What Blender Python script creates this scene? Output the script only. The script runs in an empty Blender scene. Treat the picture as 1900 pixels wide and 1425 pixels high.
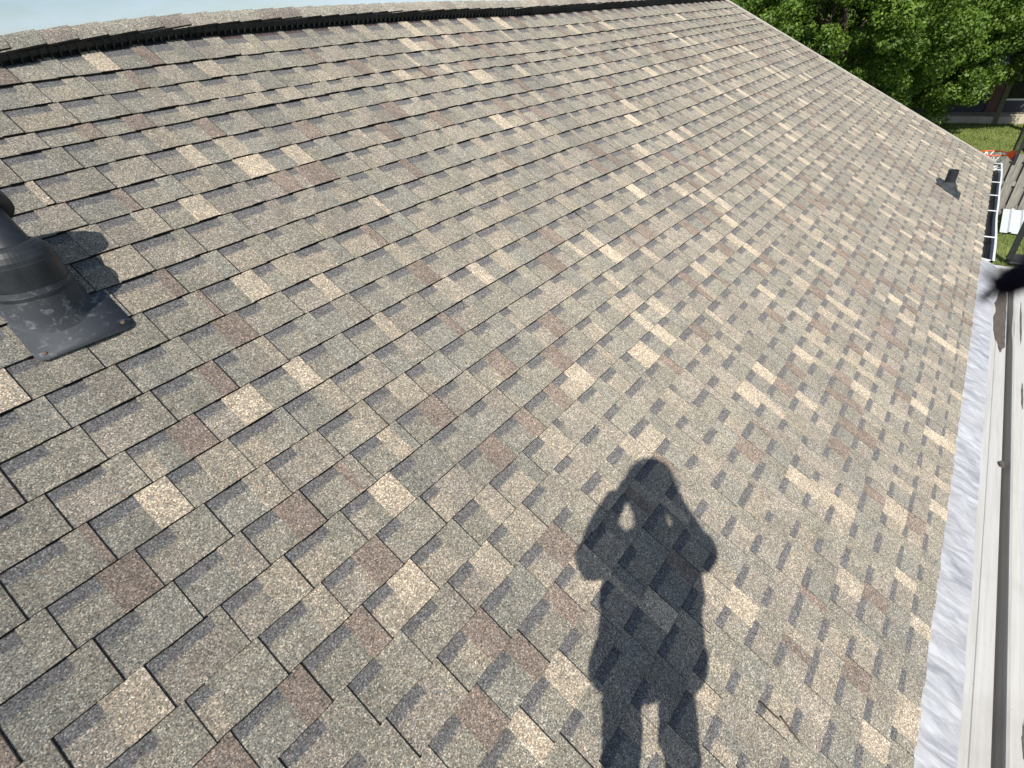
import bpy, bmesh, math, random
import numpy as np
from mathutils import Vector, Matrix
random.seed(7); RNG = np.random.default_rng(7)
sc = bpy.context.scene
col = sc.collection

# ------------------------------------------------------------------ camera, sky, sun, exposure
PITCH = math.radians(32.0); CA, SA = math.cos(PITCH), math.sin(PITCH)
VE = -3.67; ZE = 2.5                      # eave: distance down the slope, height above ground
def W(u, v, n=0.0):                       # roof coordinates (along ridge, up slope, off surface) -> world
    n -= 0.012                            # mean shingle surface is the reference plane
    return Vector((u, v*CA - n*SA, ZE + (v-VE)*SA + n*CA))
CAM = Vector((-9.1909, -2.6837, 4.3988))
cam = bpy.data.objects.new('camera', bpy.data.cameras.new('camera')); col.objects.link(cam)
mr = Matrix(((0.6125, 0.4912, -0.6194), (-0.7857, 0.2926, -0.5450), (-0.0865, 0.8205, 0.5651)))
cam.matrix_world = Matrix.Translation(CAM) @ mr.to_4x4()
cam.data.sensor_width = 36; cam.data.lens = 18.02; cam.data.clip_start = 0.01; cam.data.clip_end = 2000
cam.data.dof.use_dof = True; cam.data.dof.focus_distance = 3.2; cam.data.dof.aperture_fstop = 11.0
sc.camera = cam
SUN = Vector((0.6463, 0.2650, -0.7156)).normalized()      # direction the light travels
w = bpy.data.worlds.new('World'); sc.world = w; w.use_nodes = True
nt = w.node_tree; nt.nodes.clear()
out = nt.nodes.new('ShaderNodeOutputWorld'); bg = nt.nodes.new('ShaderNodeBackground')
sky = nt.nodes.new('ShaderNodeTexSky'); sky.sky_type = 'NISHITA'; sky.sun_disc = False
sky.sun_elevation = math.asin(-SUN.z); sky.sun_rotation = math.atan2(-SUN.x, -SUN.y)
sky.air_density = 1.0; sky.dust_density = 0.6; sky.ozone_density = 1.5
tc = nt.nodes.new('ShaderNodeTexCoord'); mp = nt.nodes.new('ShaderNodeMapping'); mp.inputs['Scale'].default_value = (2.2, 2.2, 9.0)
cn = nt.nodes.new('ShaderNodeTexNoise'); cn.inputs['Scale'].default_value = 2.2; cn.inputs['Detail'].default_value = 8; cn.inputs['Roughness'].default_value = 0.6
cr = nt.nodes.new('ShaderNodeValToRGB'); cr.color_ramp.elements[0].position = 0.36; cr.color_ramp.elements[1].position = 0.75
cr.color_ramp.elements[1].color = (0.6, 0.6, 0.6, 1)
mx = nt.nodes.new('ShaderNodeMixRGB'); mx.inputs[2].default_value = (6.6, 8.2, 11.0, 1)
nt.links.new(tc.outputs['Generated'], mp.inputs[0]); nt.links.new(mp.outputs[0], cn.inputs['Vector'])
nt.links.new(cn.outputs[0], cr.inputs[0]); nt.links.new(cr.outputs[0], mx.inputs[0]); nt.links.new(sky.outputs[0], mx.inputs[1])
nt.links.new(mx.outputs[0], bg.inputs[0]); bg.inputs[1].default_value = 0.075; nt.links.new(bg.outputs[0], out.inputs[0])
sl = bpy.data.lights.new('sun', 'SUN'); sl.energy = 4.6; sl.angle = math.radians(0.53); sl.color = (1.0, 0.95, 0.87)
so = bpy.data.objects.new('sun', sl); col.objects.link(so); so.rotation_euler = SUN.to_track_quat('-Z', 'Y').to_euler()
so.location = (-20, -8, 20)
sc.view_settings.view_transform = 'Standard'; sc.view_settings.look = 'None'
sc.view_settings.exposure = 0.50; sc.view_settings.gamma = 1.0; sc.view_settings.use_curve_mapping = False

# ------------------------------------------------------------------ helpers
class NB:                                  # tiny node-tree builder
    def __init__(s, name):
        s.m = bpy.data.materials.new(name); s.m.use_nodes = True; s.t = s.m.node_tree
        s.p = s.t.nodes['Principled BSDF']
    def n(s, typ, **kw):
        x = s.t.nodes.new(typ)
        for k, v in kw.items(): setattr(x, k, v)
        return x
    def l(s, a, b): s.t.links.new(a, b)
    def noise(s, scale, detail=4, rough=0.55, vec=None, dist=0.0):
        x = s.n('ShaderNodeTexNoise'); x.inputs['Scale'].default_value = scale; x.inputs['Detail'].default_value = detail
        x.inputs['Roughness'].default_value = rough; x.inputs['Distortion'].default_value = dist
        if vec is not None: s.l(vec, x.inputs['Vector'])
        return x.outputs[0]
    def ramp(s, fac, stops):
        x = s.n('ShaderNodeValToRGB'); e = x.color_ramp.elements
        while len(e) < len(stops): e.new(0.5)
        for el, (p, c) in zip(e, stops): el.position = p; el.color = (c[0], c[1], c[2], 1) if hasattr(c, '__len__') else (c, c, c, 1)
        s.l(fac, x.inputs[0]); return x.outputs[0]
    def math(s, op, a, b=None, clamp=False):
        x = s.n('ShaderNodeMath', operation=op); x.use_clamp = clamp
        for i, v in enumerate((a, b)):
            if v is None: continue
            if isinstance(v, (int, float)): x.inputs[i].default_value = v
            else: s.l(v, x.inputs[i])
        return x.outputs[0]
    def mix(s, fac, a, b, blend='MIX'):
        x = s.n('ShaderNodeMixRGB', blend_type=blend)
        for i, v in enumerate((fac, a, b)):
            if isinstance(v, (int, float)): x.inputs[i].default_value = v
            elif isinstance(v, tuple): x.inputs[i].default_value = (*v, 1)
            else: s.l(v, x.inputs[i])
        return x.outputs[0]
    def pos(s): return s.n('ShaderNodeNewGeometry').outputs['Position']
    def obj(s): return s.n('ShaderNodeTexCoord').outputs['Object']
    def bump(s, h, strength=0.3, dist=0.01):
        x = s.n('ShaderNodeBump'); x.inputs['Strength'].default_value = strength; x.inputs['Distance'].default_value = dist
        s.l(h, x.inputs['Height']); s.l(x.outputs[0], s.p.inputs['Normal'])
    def set(s, rough=0.6, spec=0.4, metal=0.0, color=None, droug=None):
        s.p.inputs['Roughness'].default_value = rough; s.p.inputs['Specular IOR Level'].default_value = spec; s.p.inputs['Metallic'].default_value = metal
        if droug is not None and 'Diffuse Roughness' in s.p.inputs: s.p.inputs['Diffuse Roughness'].default_value = droug
        if color is not None:
            if isinstance(color, tuple): s.p.inputs['Base Color'].default_value = (*color, 1)
            else: s.l(color, s.p.inputs['Base Color'])
        return s.m

def simple(name, c, rough=0.6, spec=0.4, metal=0.0, var=0.25, scale=12.0, bump=0.0):
    b = NB(name); f = b.noise(scale, 6, 0.6, b.pos())
    k = b.ramp(f, [(0.3, tuple(x*(1-var) for x in c)), (0.7, tuple(min(1, x*(1+var)) for x in c))])
    if bump: b.bump(b.noise(scale*8, 4, 0.6, b.pos()), bump, 0.004)
    return b.set(rough, spec, metal, k)

def tag(o, label=None, cat=None, group=None, kind=None):
    if label: o['label'] = label
    if cat: o['category'] = cat
    if group: o['group'] = group
    if kind: o['kind'] = kind
    return o
def empty(name, loc, parent=None):
    o = bpy.data.objects.new(name, None); col.objects.link(o); o.location = loc; o.parent = parent; o.empty_display_size = 0.1
    bpy.context.view_layer.update(); return o
def mesh_obj(name, me, mats, parent=None, smooth=False):
    o = bpy.data.objects.new(name, me); col.objects.link(o)
    if not isinstance(mats, (list, tuple)): mats = [mats]
    if not me.materials:
        for m in mats: me.materials.append(m)
    if smooth:
        for p in me.polygons: p.use_smooth = True
    if parent is not None:
        o.parent = parent; o.matrix_parent_inverse = parent.matrix_world.inverted()
    return o
class MB:
    def __init__(s): s.v = []; s.f = []; s.mi = []
    def add(s, vs, fs, mi=0):
        k = len(s.v); s.v += [tuple(v) for v in vs]; s.f += [tuple(i+k for i in f) for f in fs]; s.mi += [mi]*len(fs)
    def box(s, c, half, ax=None, mi=0):
        c = Vector(c); X, Y, Z = ax or (Vector((1,0,0)), Vector((0,1,0)), Vector((0,0,1)))
        vs = [c + X*(half[0]*a) + Y*(half[1]*b) + Z*(half[2]*d) for d in (-1,1) for b in (-1,1) for a in (-1,1)]
        s.add(vs, [(0,2,3,1),(4,5,7,6),(0,1,5,4),(2,6,7,3),(0,4,6,2),(1,3,7,5)], mi)
    def bar(s, a, b, hw, hh, up=Vector((0,0,1)), mi=0):
        a, b = Vector(a), Vector(b); X = (b-a); L = X.length; X.normalize()
        Y = up.cross(X)
        if Y.length < 1e-4: Y = Vector((0,1,0)).cross(X)
        Y.normalize(); Z = X.cross(Y)
        s.box((a+b)/2, (L/2, hw, hh), (X, Y, Z), mi)
    def tube(s, pts, radii, seg=12, caps=True, mi=0, flat=None):
        pts = [Vector(p) for p in pts]
        if isinstance(radii, (int, float)): radii = [radii]*len(pts)
        rings = []; prev = None
        for i, p in enumerate(pts):
            t = (pts[min(i+1, len(pts)-1)] - pts[max(i-1, 0)])
            t = t.normalized() if t.length > 1e-9 else Vector((0,0,1))
            if prev is None:
                a = Vector((0,0,1)).cross(t)
                if a.length < 1e-3: a = Vector((1,0,0)).cross(t)
                if flat is not None: a = (Vector(flat) - t*t.dot(Vector(flat)))
                a.normalize()
            else:
                a = prev - t*prev.dot(t); a.normalize()
            prev = a; b = t.cross(a)
            r = radii[i]; ra, rb = (r if isinstance(r, (tuple, list)) else (r, r))
            rings.append([p + a*(ra*math.cos(2*math.pi*k/seg)) + b*(rb*math.sin(2*math.pi*k/seg)) for k in range(seg)])
        vs = [v for r in rings for v in r]; fs = []
        for i in range(len(rings)-1):
            for k in range(seg):
                k2 = (k+1) % seg; fs.append((i*seg+k, i*seg+k2, (i+1)*seg+k2, (i+1)*seg+k))
        if caps: fs.append(tuple(range(seg))[::-1]); fs.append(tuple((len(rings)-1)*seg+k for k in range(seg)))
        s.add(vs, fs, mi)
    def lathe(s, base, axis, prof, seg=32, mi=0):       # prof: (radius, height)
        base = Vector(base); axis = Vector(axis).normalized()
        a = Vector((1,0,0)).cross(axis)
        if a.length < 1e-3: a = Vector((0,1,0)).cross(axis)
        a.normalize(); b = axis.cross(a); vs = []; fs = []
        for r, h in prof:
            for k in range(seg): vs.append(base + axis*h + a*(r*math.cos(2*math.pi*k/seg)) + b*(r*math.sin(2*math.pi*k/seg)))
        for i in range(len(prof)-1):
            for k in range(seg):
                k2 = (k+1) % seg; fs.append((i*seg+k, i*seg+k2, (i+1)*seg+k2, (i+1)*seg+k))
        s.add(vs, fs, mi)
    def mesh(s, name):
        me = bpy.data.meshes.new(name); me.from_pydata(s.v, [], s.f); me.update()
        me.polygons.foreach_set('material_index', s.mi); return me
    def build(s, name, mats, parent=None, smooth=False, bevel=0.0):
        o = mesh_obj(name, s.mesh(name), mats, parent, smooth)
        if bevel:
            b = o.modifiers.new('bevel', 'BEVEL'); b.width = bevel; b.segments = 2; b.limit_method = 'ANGLE'
        return o

# ------------------------------------------------------------------ materials
E0 = 0.115
def shingle_mat():
    b = NB('asphalt_granules'); P = b.pos()
    at = b.n('ShaderNodeAttribute', attribute_name='tint'); uvn = b.n('ShaderNodeUVMap'); uvn.uv_map = 'suv'
    sx = b.n('ShaderNodeSeparateXYZ'); b.l(uvn.outputs[0], sx.inputs[0])
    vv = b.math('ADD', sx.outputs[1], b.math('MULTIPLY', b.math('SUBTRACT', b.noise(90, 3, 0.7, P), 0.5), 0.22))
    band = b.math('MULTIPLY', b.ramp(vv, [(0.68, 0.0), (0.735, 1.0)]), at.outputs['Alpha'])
    big = b.noise(9, 5, 0.6, P); mid = b.noise(55, 4, 0.65, P)
    c = b.mix(1.0, at.outputs['Color'], b.ramp(big, [(0.3, (0.86, 0.87, 0.86)), (0.7, (1.10, 1.08, 1.06))]), 'MULTIPLY')
    c = b.mix(1.0, c, b.ramp(mid, [(0.3, (0.85, 0.85, 0.85)), (0.7, (1.13, 1.12, 1.10))]), 'MULTIPLY')
    mpw = b.n('ShaderNodeMapping'); mpw.inputs['Scale'].default_value = (3.2, 0.7, 0.7); b.l(P, mpw.inputs[0])
    c = b.mix(1.0, c, b.ramp(b.noise(1.0, 6, 0.62, mpw.outputs[0], 0.4), [(0.32, (0.84, 0.84, 0.85)), (0.68, (1.09, 1.08, 1.06))]), 'MULTIPLY')
    mps = b.n('ShaderNodeMapping'); mps.inputs['Scale'].default_value = (26, 2.6, 2.6); b.l(P, mps.inputs[0])
    c = b.mix(b.ramp(b.noise(1.0, 5, 0.6, mps.outputs[0]), [(0.60, 0.0), (0.80, 0.30)]), c, (0.14, 0.13, 0.115))
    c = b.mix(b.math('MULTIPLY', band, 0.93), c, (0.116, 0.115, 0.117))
    vo = b.n('ShaderNodeTexVoronoi'); vo.inputs['Scale'].default_value = 400; b.l(P, vo.inputs['Vector'])
    se = b.n('ShaderNodeSeparateXYZ'); b.l(vo.outputs['Color'], se.inputs[0])
    sp = b.ramp(se.outputs[0], [(0.0, 0.35), (0.35, 0.80), (0.7, 1.10), (0.90, 1.5), (1.0, 2.4)])
    c = b.mix(1.0, c, sp, 'MULTIPLY')
    hue = b.mix(se.outputs[1], (1.08, 0.98, 0.90), (0.93, 1.01, 1.08)); c = b.mix(1.0, c, hue, 'MULTIPLY')
    # sparse dark lichen or tar specks
    sp2 = b.ramp(b.noise(26, 6, 0.75, P), [(0.67, 0.0), (0.76, 1.0)])
    c = b.mix(b.math('MULTIPLY', sp2, 0.55), c, (0.05, 0.048, 0.045))
    b.bump(se.outputs[2], 0.55, 0.0016)
    return b.set(0.85, 0.18, 0, c, droug=1.0)
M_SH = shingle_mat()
M_EDGE = simple('asphalt_cut_edge', (0.016, 0.015, 0.014), 0.9, 0.1, var=0.5, scale=200)
M_FELT = simple('roofing_felt', (0.03, 0.03, 0.032), 0.9, 0.1)
M_VENT = simple('ridge_vent_plastic', (0.016, 0.019, 0.02), 0.6, 0.3, var=0.4, scale=30)
M_TRIMT = simple('tan_rake_metal', (0.46, 0.42, 0.36), 0.5, 0.4, var=0.2)
M_WHITE = simple('white_painted_metal', (0.74, 0.74, 0.73), 0.4, 0.4, var=0.1, scale=20)
M_SIDING = simple('house_siding', (0.55, 0.52, 0.46), 0.7, 0.2, var=0.08)
def ventmat():
    b = NB('weathered_black_vent'); P = b.pos()
    f = b.noise(45, 8, 0.7, P, 0.6); g = b.noise(13, 4, 0.6, P)
    m = b.math('MULTIPLY', b.ramp(f, [(0.53, 0.0), (0.70, 1.0)]), b.ramp(g, [(0.42, 0.0), (0.62, 1.0)]))
    c = b.mix(b.math('MULTIPLY', m, 0.75), b.mix(b.noise(6, 3, 0.5, P), (0.030, 0.034, 0.040), (0.055, 0.060, 0.068)), (0.30, 0.32, 0.34))
    b.bump(f, 0.08, 0.002)
    return b.set(0.62, 0.3, 0, c)
M_BV = ventmat()
M_BP = simple('black_vent_plastic', (0.020, 0.023, 0.027), 0.5, 0.35, var=0.5, scale=18)
M_RUB = simple('rubber_boot', (0.035, 0.04, 0.042), 0.7, 0.25, var=0.4, scale=25)
M_SCREW = simple('rusty_screw', (0.14, 0.10, 0.06), 0.6, 0.4, metal=0.3)
def flashmat():
    b = NB('white_coated_flashing'); P = b.pos()
    mpn = b.n('ShaderNodeMapping'); mpn.inputs['Scale'].default_value = (22, 5, 5); mpn.inputs['Rotation'].default_value = (0, 0, 0.35); b.l(P, mpn.inputs[0])
    f = b.noise(1.2, 8, 0.65, mpn.outputs[0], 0.8); g = b.noise(3.0, 5, 0.6, P)
    c = b.mix(b.ramp(f, [(0.35, 0.0), (0.62, 1.0)]), (0.23, 0.235, 0.26), (0.52, 0.53, 0.545))
    c = b.mix(b.ramp(g, [(0.35, 0.45), (0.65, 0.0)]), c, (0.36, 0.355, 0.355))
    b.bump(f, 0.5, 0.006)
    return b.set(0.45, 0.4, 0.0, c)
M_FL = flashmat()
def panelmat():
    b = NB('dirty_white_panel'); P = b.pos()
    mpn = b.n('ShaderNodeMapping'); mpn.inputs['Scale'].default_value = (1.2, 30, 30); b.l(P, mpn.inputs[0])
    f = b.noise(1.5, 8, 0.7, mpn.outputs[0]); g = b.noise(40, 6, 0.75, P); h = b.noise(2.2, 4, 0.6, P)
    c = b.mix(b.ramp(f, [(0.35, 0.0), (0.6, 1.0)]), (0.42, 0.405, 0.375), (0.50, 0.487, 0.458))
    c = b.mix(b.math('MULTIPLY', b.ramp(g, [(0.60, 0.0), (0.72, 1.0)]), 0.5), c, (0.25, 0.23, 0.20))
    c = b.mix(b.ramp(h, [(0.55, 0.0), (0.75, 0.35)]), c, (0.28, 0.26, 0.225))
    return b.set(0.5, 0.35, 0, c)
M_PAN = panelmat()
M_MUD = simple('dried_silt', (0.105, 0.09, 0.078), 0.95, 0.1, var=0.25, scale=60, bump=0.3)
def woodmat():
    b = NB('weathered_grey_wood'); P = b.obj()
    mpn = b.n('ShaderNodeMapping'); mpn.inputs['Scale'].default_value = (30, 30, 2.5); b.l(b.pos(), mpn.inputs[0])
    f = b.noise(1.5, 8, 0.65, mpn.outputs[0])
    oi = b.n('ShaderNodeObjectInfo').outputs['Random']
    c = b.mix(b.ramp(f, [(0.3, 0.0), (0.7, 1.0)]), (0.13, 0.12, 0.105), (0.30, 0.28, 0.25))
    c = b.mix(1.0, c, b.ramp(oi, [(0.0, 0.75), (1.0, 1.2)]), 'MULTIPLY')
    b.bump(f, 0.3, 0.004)
    return b.set(0.9, 0.1, 0, c)
M_WOOD = woodmat()
def leafmat(name, c1, c2, c3):
    b = NB(name); P = b.pos()
    f = b.noise(1.1, 3, 0.5, P); g = b.noise(14, 2, 0.5, P)
    c = b.mix(b.ramp(f, [(0.35, 0.0), (0.65, 1.0)]), c1, c2); c = b.mix(b.ramp(g, [(0.45, 0.0), (0.7, 0.8)]), c, c3)
    rnd = b.n('ShaderNodeNewGeometry').outputs['Random Per Island']; c = b.mix(1.0, c, b.ramp(rnd, [(0.0, (0.55, 0.60, 0.55)), (0.6, (1.0, 1.0, 1.0)), (1.0, (1.55, 1.35, 1.3))]), 'MULTIPLY')
    m = b.set(0.5, 0.3, 0, c)
    tr = b.n('ShaderNodeBsdfTranslucent'); b.l(b.mix(1.0, c, (1.3, 1.5, 0.5), 'MULTIPLY'), tr.inputs[0])
    ms = b.n('ShaderNodeMixShader'); ms.inputs[0].default_value = 0.30
    o = b.t.nodes['Material Output']; b.l(b.p.outputs[0], ms.inputs[1]); b.l(tr.outputs[0], ms.inputs[2]); b.l(ms.outputs[0], o.inputs[0])
    return m
M_LEAF = leafmat('tree_leaves', (0.050, 0.110, 0.014), (0.115, 0.195, 0.028), (0.185, 0.255, 0.056))
M_LEAF2 = leafmat('tree_leaves_olive', (0.050, 0.095, 0.018), (0.090, 0.145, 0.028), (0.135, 0.180, 0.045))
M_BARK = simple('bark', (0.07, 0.055, 0.042), 0.95, 0.1, var=0.4, scale=25, bump=0.5)
def grassmat():
    b = NB('lawn_grass'); P = b.pos(); f = b.noise(0.9, 6, 0.6, P); g = b.noise(22, 5, 0.7, P)
    c = b.mix(b.ramp(f, [(0.35, 0.0), (0.65, 1.0)]), (0.085, 0.130, 0.028), (0.150, 0.185, 0.055))
    c = b.mix(b.ramp(g, [(0.4, 0.0), (0.7, 0.7)]), c, (0.20, 0.215, 0.085))
    b.bump(g, 0.7, 0.03)
    return b.set(0.9, 0.1, 0, c)
M_GRASS = grassmat()
M_ORANGE = simple('orange_rim_paint', (0.62, 0.085, 0.025), 0.4, 0.4, var=0.12)
M_NET = simple('white_net_cord', (0.75, 0.75, 0.72), 0.8, 0.2, var=0.05)
M_BLACK = simple('black_steel', (0.022, 0.023, 0.026), 0.45, 0.4, var=0.3)
def acryl():
    b = NB('smoky_acrylic'); m = b.set(0.15, 0.5, 0, (0.12, 0.12, 0.13)); b.p.inputs['Alpha'].default_value = 0.55; return m
M_ACR = acryl()
M_BEIGE = simple('beige_block', (0.46, 0.40, 0.32), 0.85, 0.15, var=0.15, scale=3)
M_NWALL = simple('shaded_grey_siding', (0.070, 0.072, 0.085), 0.7, 0.2, var=0.1)  # grey siding, its colour darkened to carry the shade under the porch roof
M_NROOF = simple('grey_roofing', (0.085, 0.088, 0.10), 0.85, 0.15, var=0.2, scale=4)
M_BRICK = simple('brown_brick', (0.17, 0.10, 0.08), 0.9, 0.1, var=0.25, scale=8)
M_GLASS = simple('dark_window_glass', (0.012, 0.013, 0.016), 0.08, 0.6, var=0.2)
M_POST = simple('mossy_post', (0.16, 0.15, 0.085), 0.9, 0.1, var=0.25, scale=20)
M_SKIN = simple('skin', (0.48, 0.28, 0.20), 0.55, 0.35, var=0.06)
M_SHIRT = simple('navy_cotton', (0.05, 0.06, 0.09), 0.95, 0.1, var=0.1, scale=40)
M_SHORT = simple('khaki_cotton', (0.22, 0.18, 0.12), 0.95, 0.1, var=0.1, scale=40)
M_CAP = simple('dark_cap', (0.03, 0.03, 0.035), 0.9, 0.1)
M_SHOE = simple('shoe_leather', (0.06, 0.045, 0.03), 0.7, 0.3)
M_CORD = simple('dark_woven_strap', (0.012, 0.009, 0.016), 0.9, 0.1, var=0.4, scale=80)
M_PHONE = simple('phone_shell', (0.02, 0.02, 0.022), 0.25, 0.5, var=0.1)

# ------------------------------------------------------------------ the house and its roof
V = [0.0377, -0.0899, -0.2140, -0.3397, -0.4302, -0.5545, -0.6764, -0.7944, -0.9163, -1.0434, -1.1651, -1.2888, -1.4064,
     -1.5267, -1.6424, -1.7596, -1.8723, -1.9848, -2.0956, -2.2037, -2.3125, -2.4200, -2.5291, -2.6425, -2.7555, -2.8680,
     -2.9802, -3.0830, -3.1849, -3.2929, -3.3956, -3.4982, -3.5921, -3.6760]          # butt lines of the courses
NC = len(V) - 1
WC = [-0.0188, 0.11358, -0.07099, -0.05968, -0.03946, 0.16621, -0.11093, -0.02051, 0.04438]
def wander(u, v):                          # courses are not laid dead straight
    s = min(1.0, max(-0.12, (u+9.6)/4.0)); x = (v+1.2)/1.2
    f = [1, s, s*s, s**3, x, x*s, x*s*s, x*x, x*x*s]
    k = sum(a*b for a, b in zip(WC, f))
    fade = 1.0 if v > -2.5 else max(0.0, (v+3.1)/0.6)
    return k*fade
def rake_u(v): return -1.397 + (0.0377-v)/(3.656)*1.385
UL = -12.6                                  # left end built
house = empty('house', (-6.0, 0.0, 0.0)); tag(house, 'house with a sloping roof of weathered grey and tan asphalt shingles', 'house')
VR = 0.135                                   # ridge apex on the slope line
deck = MB()
a = [W(UL, VE+0.02, -0.004), W(rake_u(VE)-0.02, VE+0.02, -0.004), W(rake_u(VR)-0.02, VR, -0.004), W(UL, VR, -0.004)]
low = [p - Vector((0,0,0.10)) for p in a]
deck.add(a + low, [(0,1,2,3), (7,6,5,4), (0,4,5,1), (1,5,6,2), (3,7,4,0)])
ap = W(0, VR, 0)                            # back slope, mirrored about the ridge
def mirror(p): return Vector((p.x, 2*ap.y - p.y, p.z))
bk = [mirror(p) for p in a]; bl = [p - Vector((0,0,0.10)) for p in bk]
deck.add(bk + bl, [(3,2,1,0), (4,5,6,7), (1,5,4,0), (2,6,5,1), (0,4,7,3)])
roof = deck.build('roof', [M_FELT], house)

TONES = [((0.240, 0.229, 0.196), 0.28), ((0.252, 0.233, 0.202), 0.17), ((0.224, 0.219, 0.194), 0.13), ((0.290, 0.264, 0.219), 0.14), ((0.365, 0.325, 0.265), 0.085), ((0.405, 0.358, 0.288), 0.065), ((0.212, 0.178, 0.154), 0.13)]
def tone(rec=False):
    r = random.random()
    if rec: r *= 0.70
    acc = 0
    for c, p in TONES:
        acc += p
        if r <= acc: break
    k = random.uniform(0.93, 1.08)
    return (c[0]*k, c[1]*k*0.99, c[2]*k*0.985)
T1, T2, ZB = 0.0030, 0.0036, 0.0152; CH = 0.0014
DIE = [(0.100, 0.062), (0.085, 0.078), (0.112, 0.055), (0.092, 0.080), (0.078, 0.083)]    # cutting die of the tabs
def zb(y): return ZB*(1 - y/(2.3*E0))
def make_shingle(np_=5, first_rec=True):
    """One laminated strip: base layer and raised tabs; local x along the course, y up slope, z off the deck."""
    vs, fs, mi, tints, uvs = [], [], [], [], []
    def quad(p, m, tint, rec):
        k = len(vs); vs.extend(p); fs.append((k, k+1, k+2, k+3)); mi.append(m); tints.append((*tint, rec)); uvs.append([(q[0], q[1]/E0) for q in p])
    yt = E0*1.22; x = 0.0; sh0 = 0
    for j in range(np_):
        rw, tw = DIE[(j+sh0) % 5]; k_ = random.uniform(-0.006, 0.006); rw += k_; tw -= k_
        if random.random() < 0.07: k_ = tw*random.uniform(0.3, 0.6); tw -= k_; rw += k_
        if random.random() < 0.08: k_ = rw*random.uniform(0.3, 0.6); rw -= k_; tw += k_
        rt = tone(True)
        # recessed base, split if two tones
        def slab(x0, x1, y0, zt, tint, rec, left, right):
            f0, f1 = zb(y0)+zt, zb(yt)+zt
            wr_ = random.choice((0.0, 0.0012, 0.0016, 0.0022)) if right else 0.0      # granules worn off the cut edge
            quad([(x0,y0,f0),(x1-wr_,y0,f0),(x1-wr_,yt,f1),(x0,yt,f1)], 0, tint, rec)
            if wr_: quad([(x1-wr_,y0,f0),(x1,y0,f0),(x1,yt,f1),(x1-wr_,yt,f1)], 1, tint, 0)
            b0 = zb(y0) if zt < 0.004 else zb(y0)
            quad([(x0,y0-CH,b0-0.001),(x1,y0-CH,b0-0.001),(x1,y0,f0),(x0,y0,f0)], 1, tint, 0)      # torn lower edge
            if right: quad([(x1+CH*1.2,y0,zb(y0)),(x1+CH*1.2,yt,zb(yt)),(x1,yt,f1),(x1,y0,f0)], 1, tint, 0)
            if left: quad([(x0,yt,zb(yt)),(x0,y0,zb(y0)),(x0,y0,f0),(x0,yt,f1)], 0, tint, 0)
        if random.random() < 0.16:
            xm = x + rw*random.uniform(0.3, 0.75)
            slab(x, xm, 0.0, T1, rt, 1.0, j == 0, False); slab(xm, x+rw, 0.0, T1, tone(True), 1.0, False, False)
        else: slab(x, x+rw, 0.0, T1, rt, 1.0, j == 0, False)
        tt = tone(); jog = random.uniform(-0.0016, 0.0012)
        if random.random() < 0.13:
            xm = x + rw + tw*random.uniform(0.3, 0.7); slab(x+rw, xm, -0.001+jog, T1+T2, tt, 0.0, True, False); slab(xm, x+rw+tw, -0.001+jog, T1+T2, tone(), 0.0, False, True)
        else: slab(x+rw, x+rw+tw, -0.001+jog, T1+T2, tt, 0.0, True, True)
        x += rw + tw
    return dict(v=vs, f=fs, mi=mi, t=tints, uv=uvs, L=x)
def to_mesh(name, d):
    me = bpy.data.meshes.new(name); me.from_pydata(d['v'], [], d['f']); me.update()
    me.polygons.foreach_set('material_index', d['mi'])
    ca = me.color_attributes.new('tint', 'FLOAT_COLOR', 'CORNER'); uvl = me.uv_layers.new(name='suv')
    ca.data.foreach_set('color', np.array([t for f, t in zip(d['f'], d['t']) for _ in f], dtype=np.float32).ravel())
    uvl.data.foreach_set('uv', np.array([q for p in d['uv'] for q in p], dtype=np.float32).ravel())
    me.materials.append(M_SH); me.materials.append(M_EDGE); return me
def clip(d, mapx):                          # trim a strip at x <= xr(y) by clamping (mapx gives the limit at a y)
    v = []; f = []; mi = []; t = []; uv = []
    for fc, m, tt, u in zip(d['f'], d['mi'], d['t'], d['uv']):
        p = [d['v'][i] for i in fc]
        if all(q[0] >= mapx(q[1])-1e-6 for q in p): continue
        q2 = [(min(q[0], mapx(q[1])), q[1], q[2]) for q in p]
        k = len(v); v += q2; f.append(tuple(range(k, k+4))); mi.append(m); t.append(tt); uv.append(u)
    return dict(v=v, f=f, mi=mi, t=t, uv=uv, L=d['L'])
variants = [make_shingle() for _ in range(64)]
vmeshes = [to_mesh('shingle', d) for d in variants]
placed = []                                 # (distance, variant, matrix, clipped mesh data or None)
NV = Vector((0, -SA, CA)); UV_ = Vector((1, 0, 0)); VV = Vector((0, CA, SA))
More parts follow.
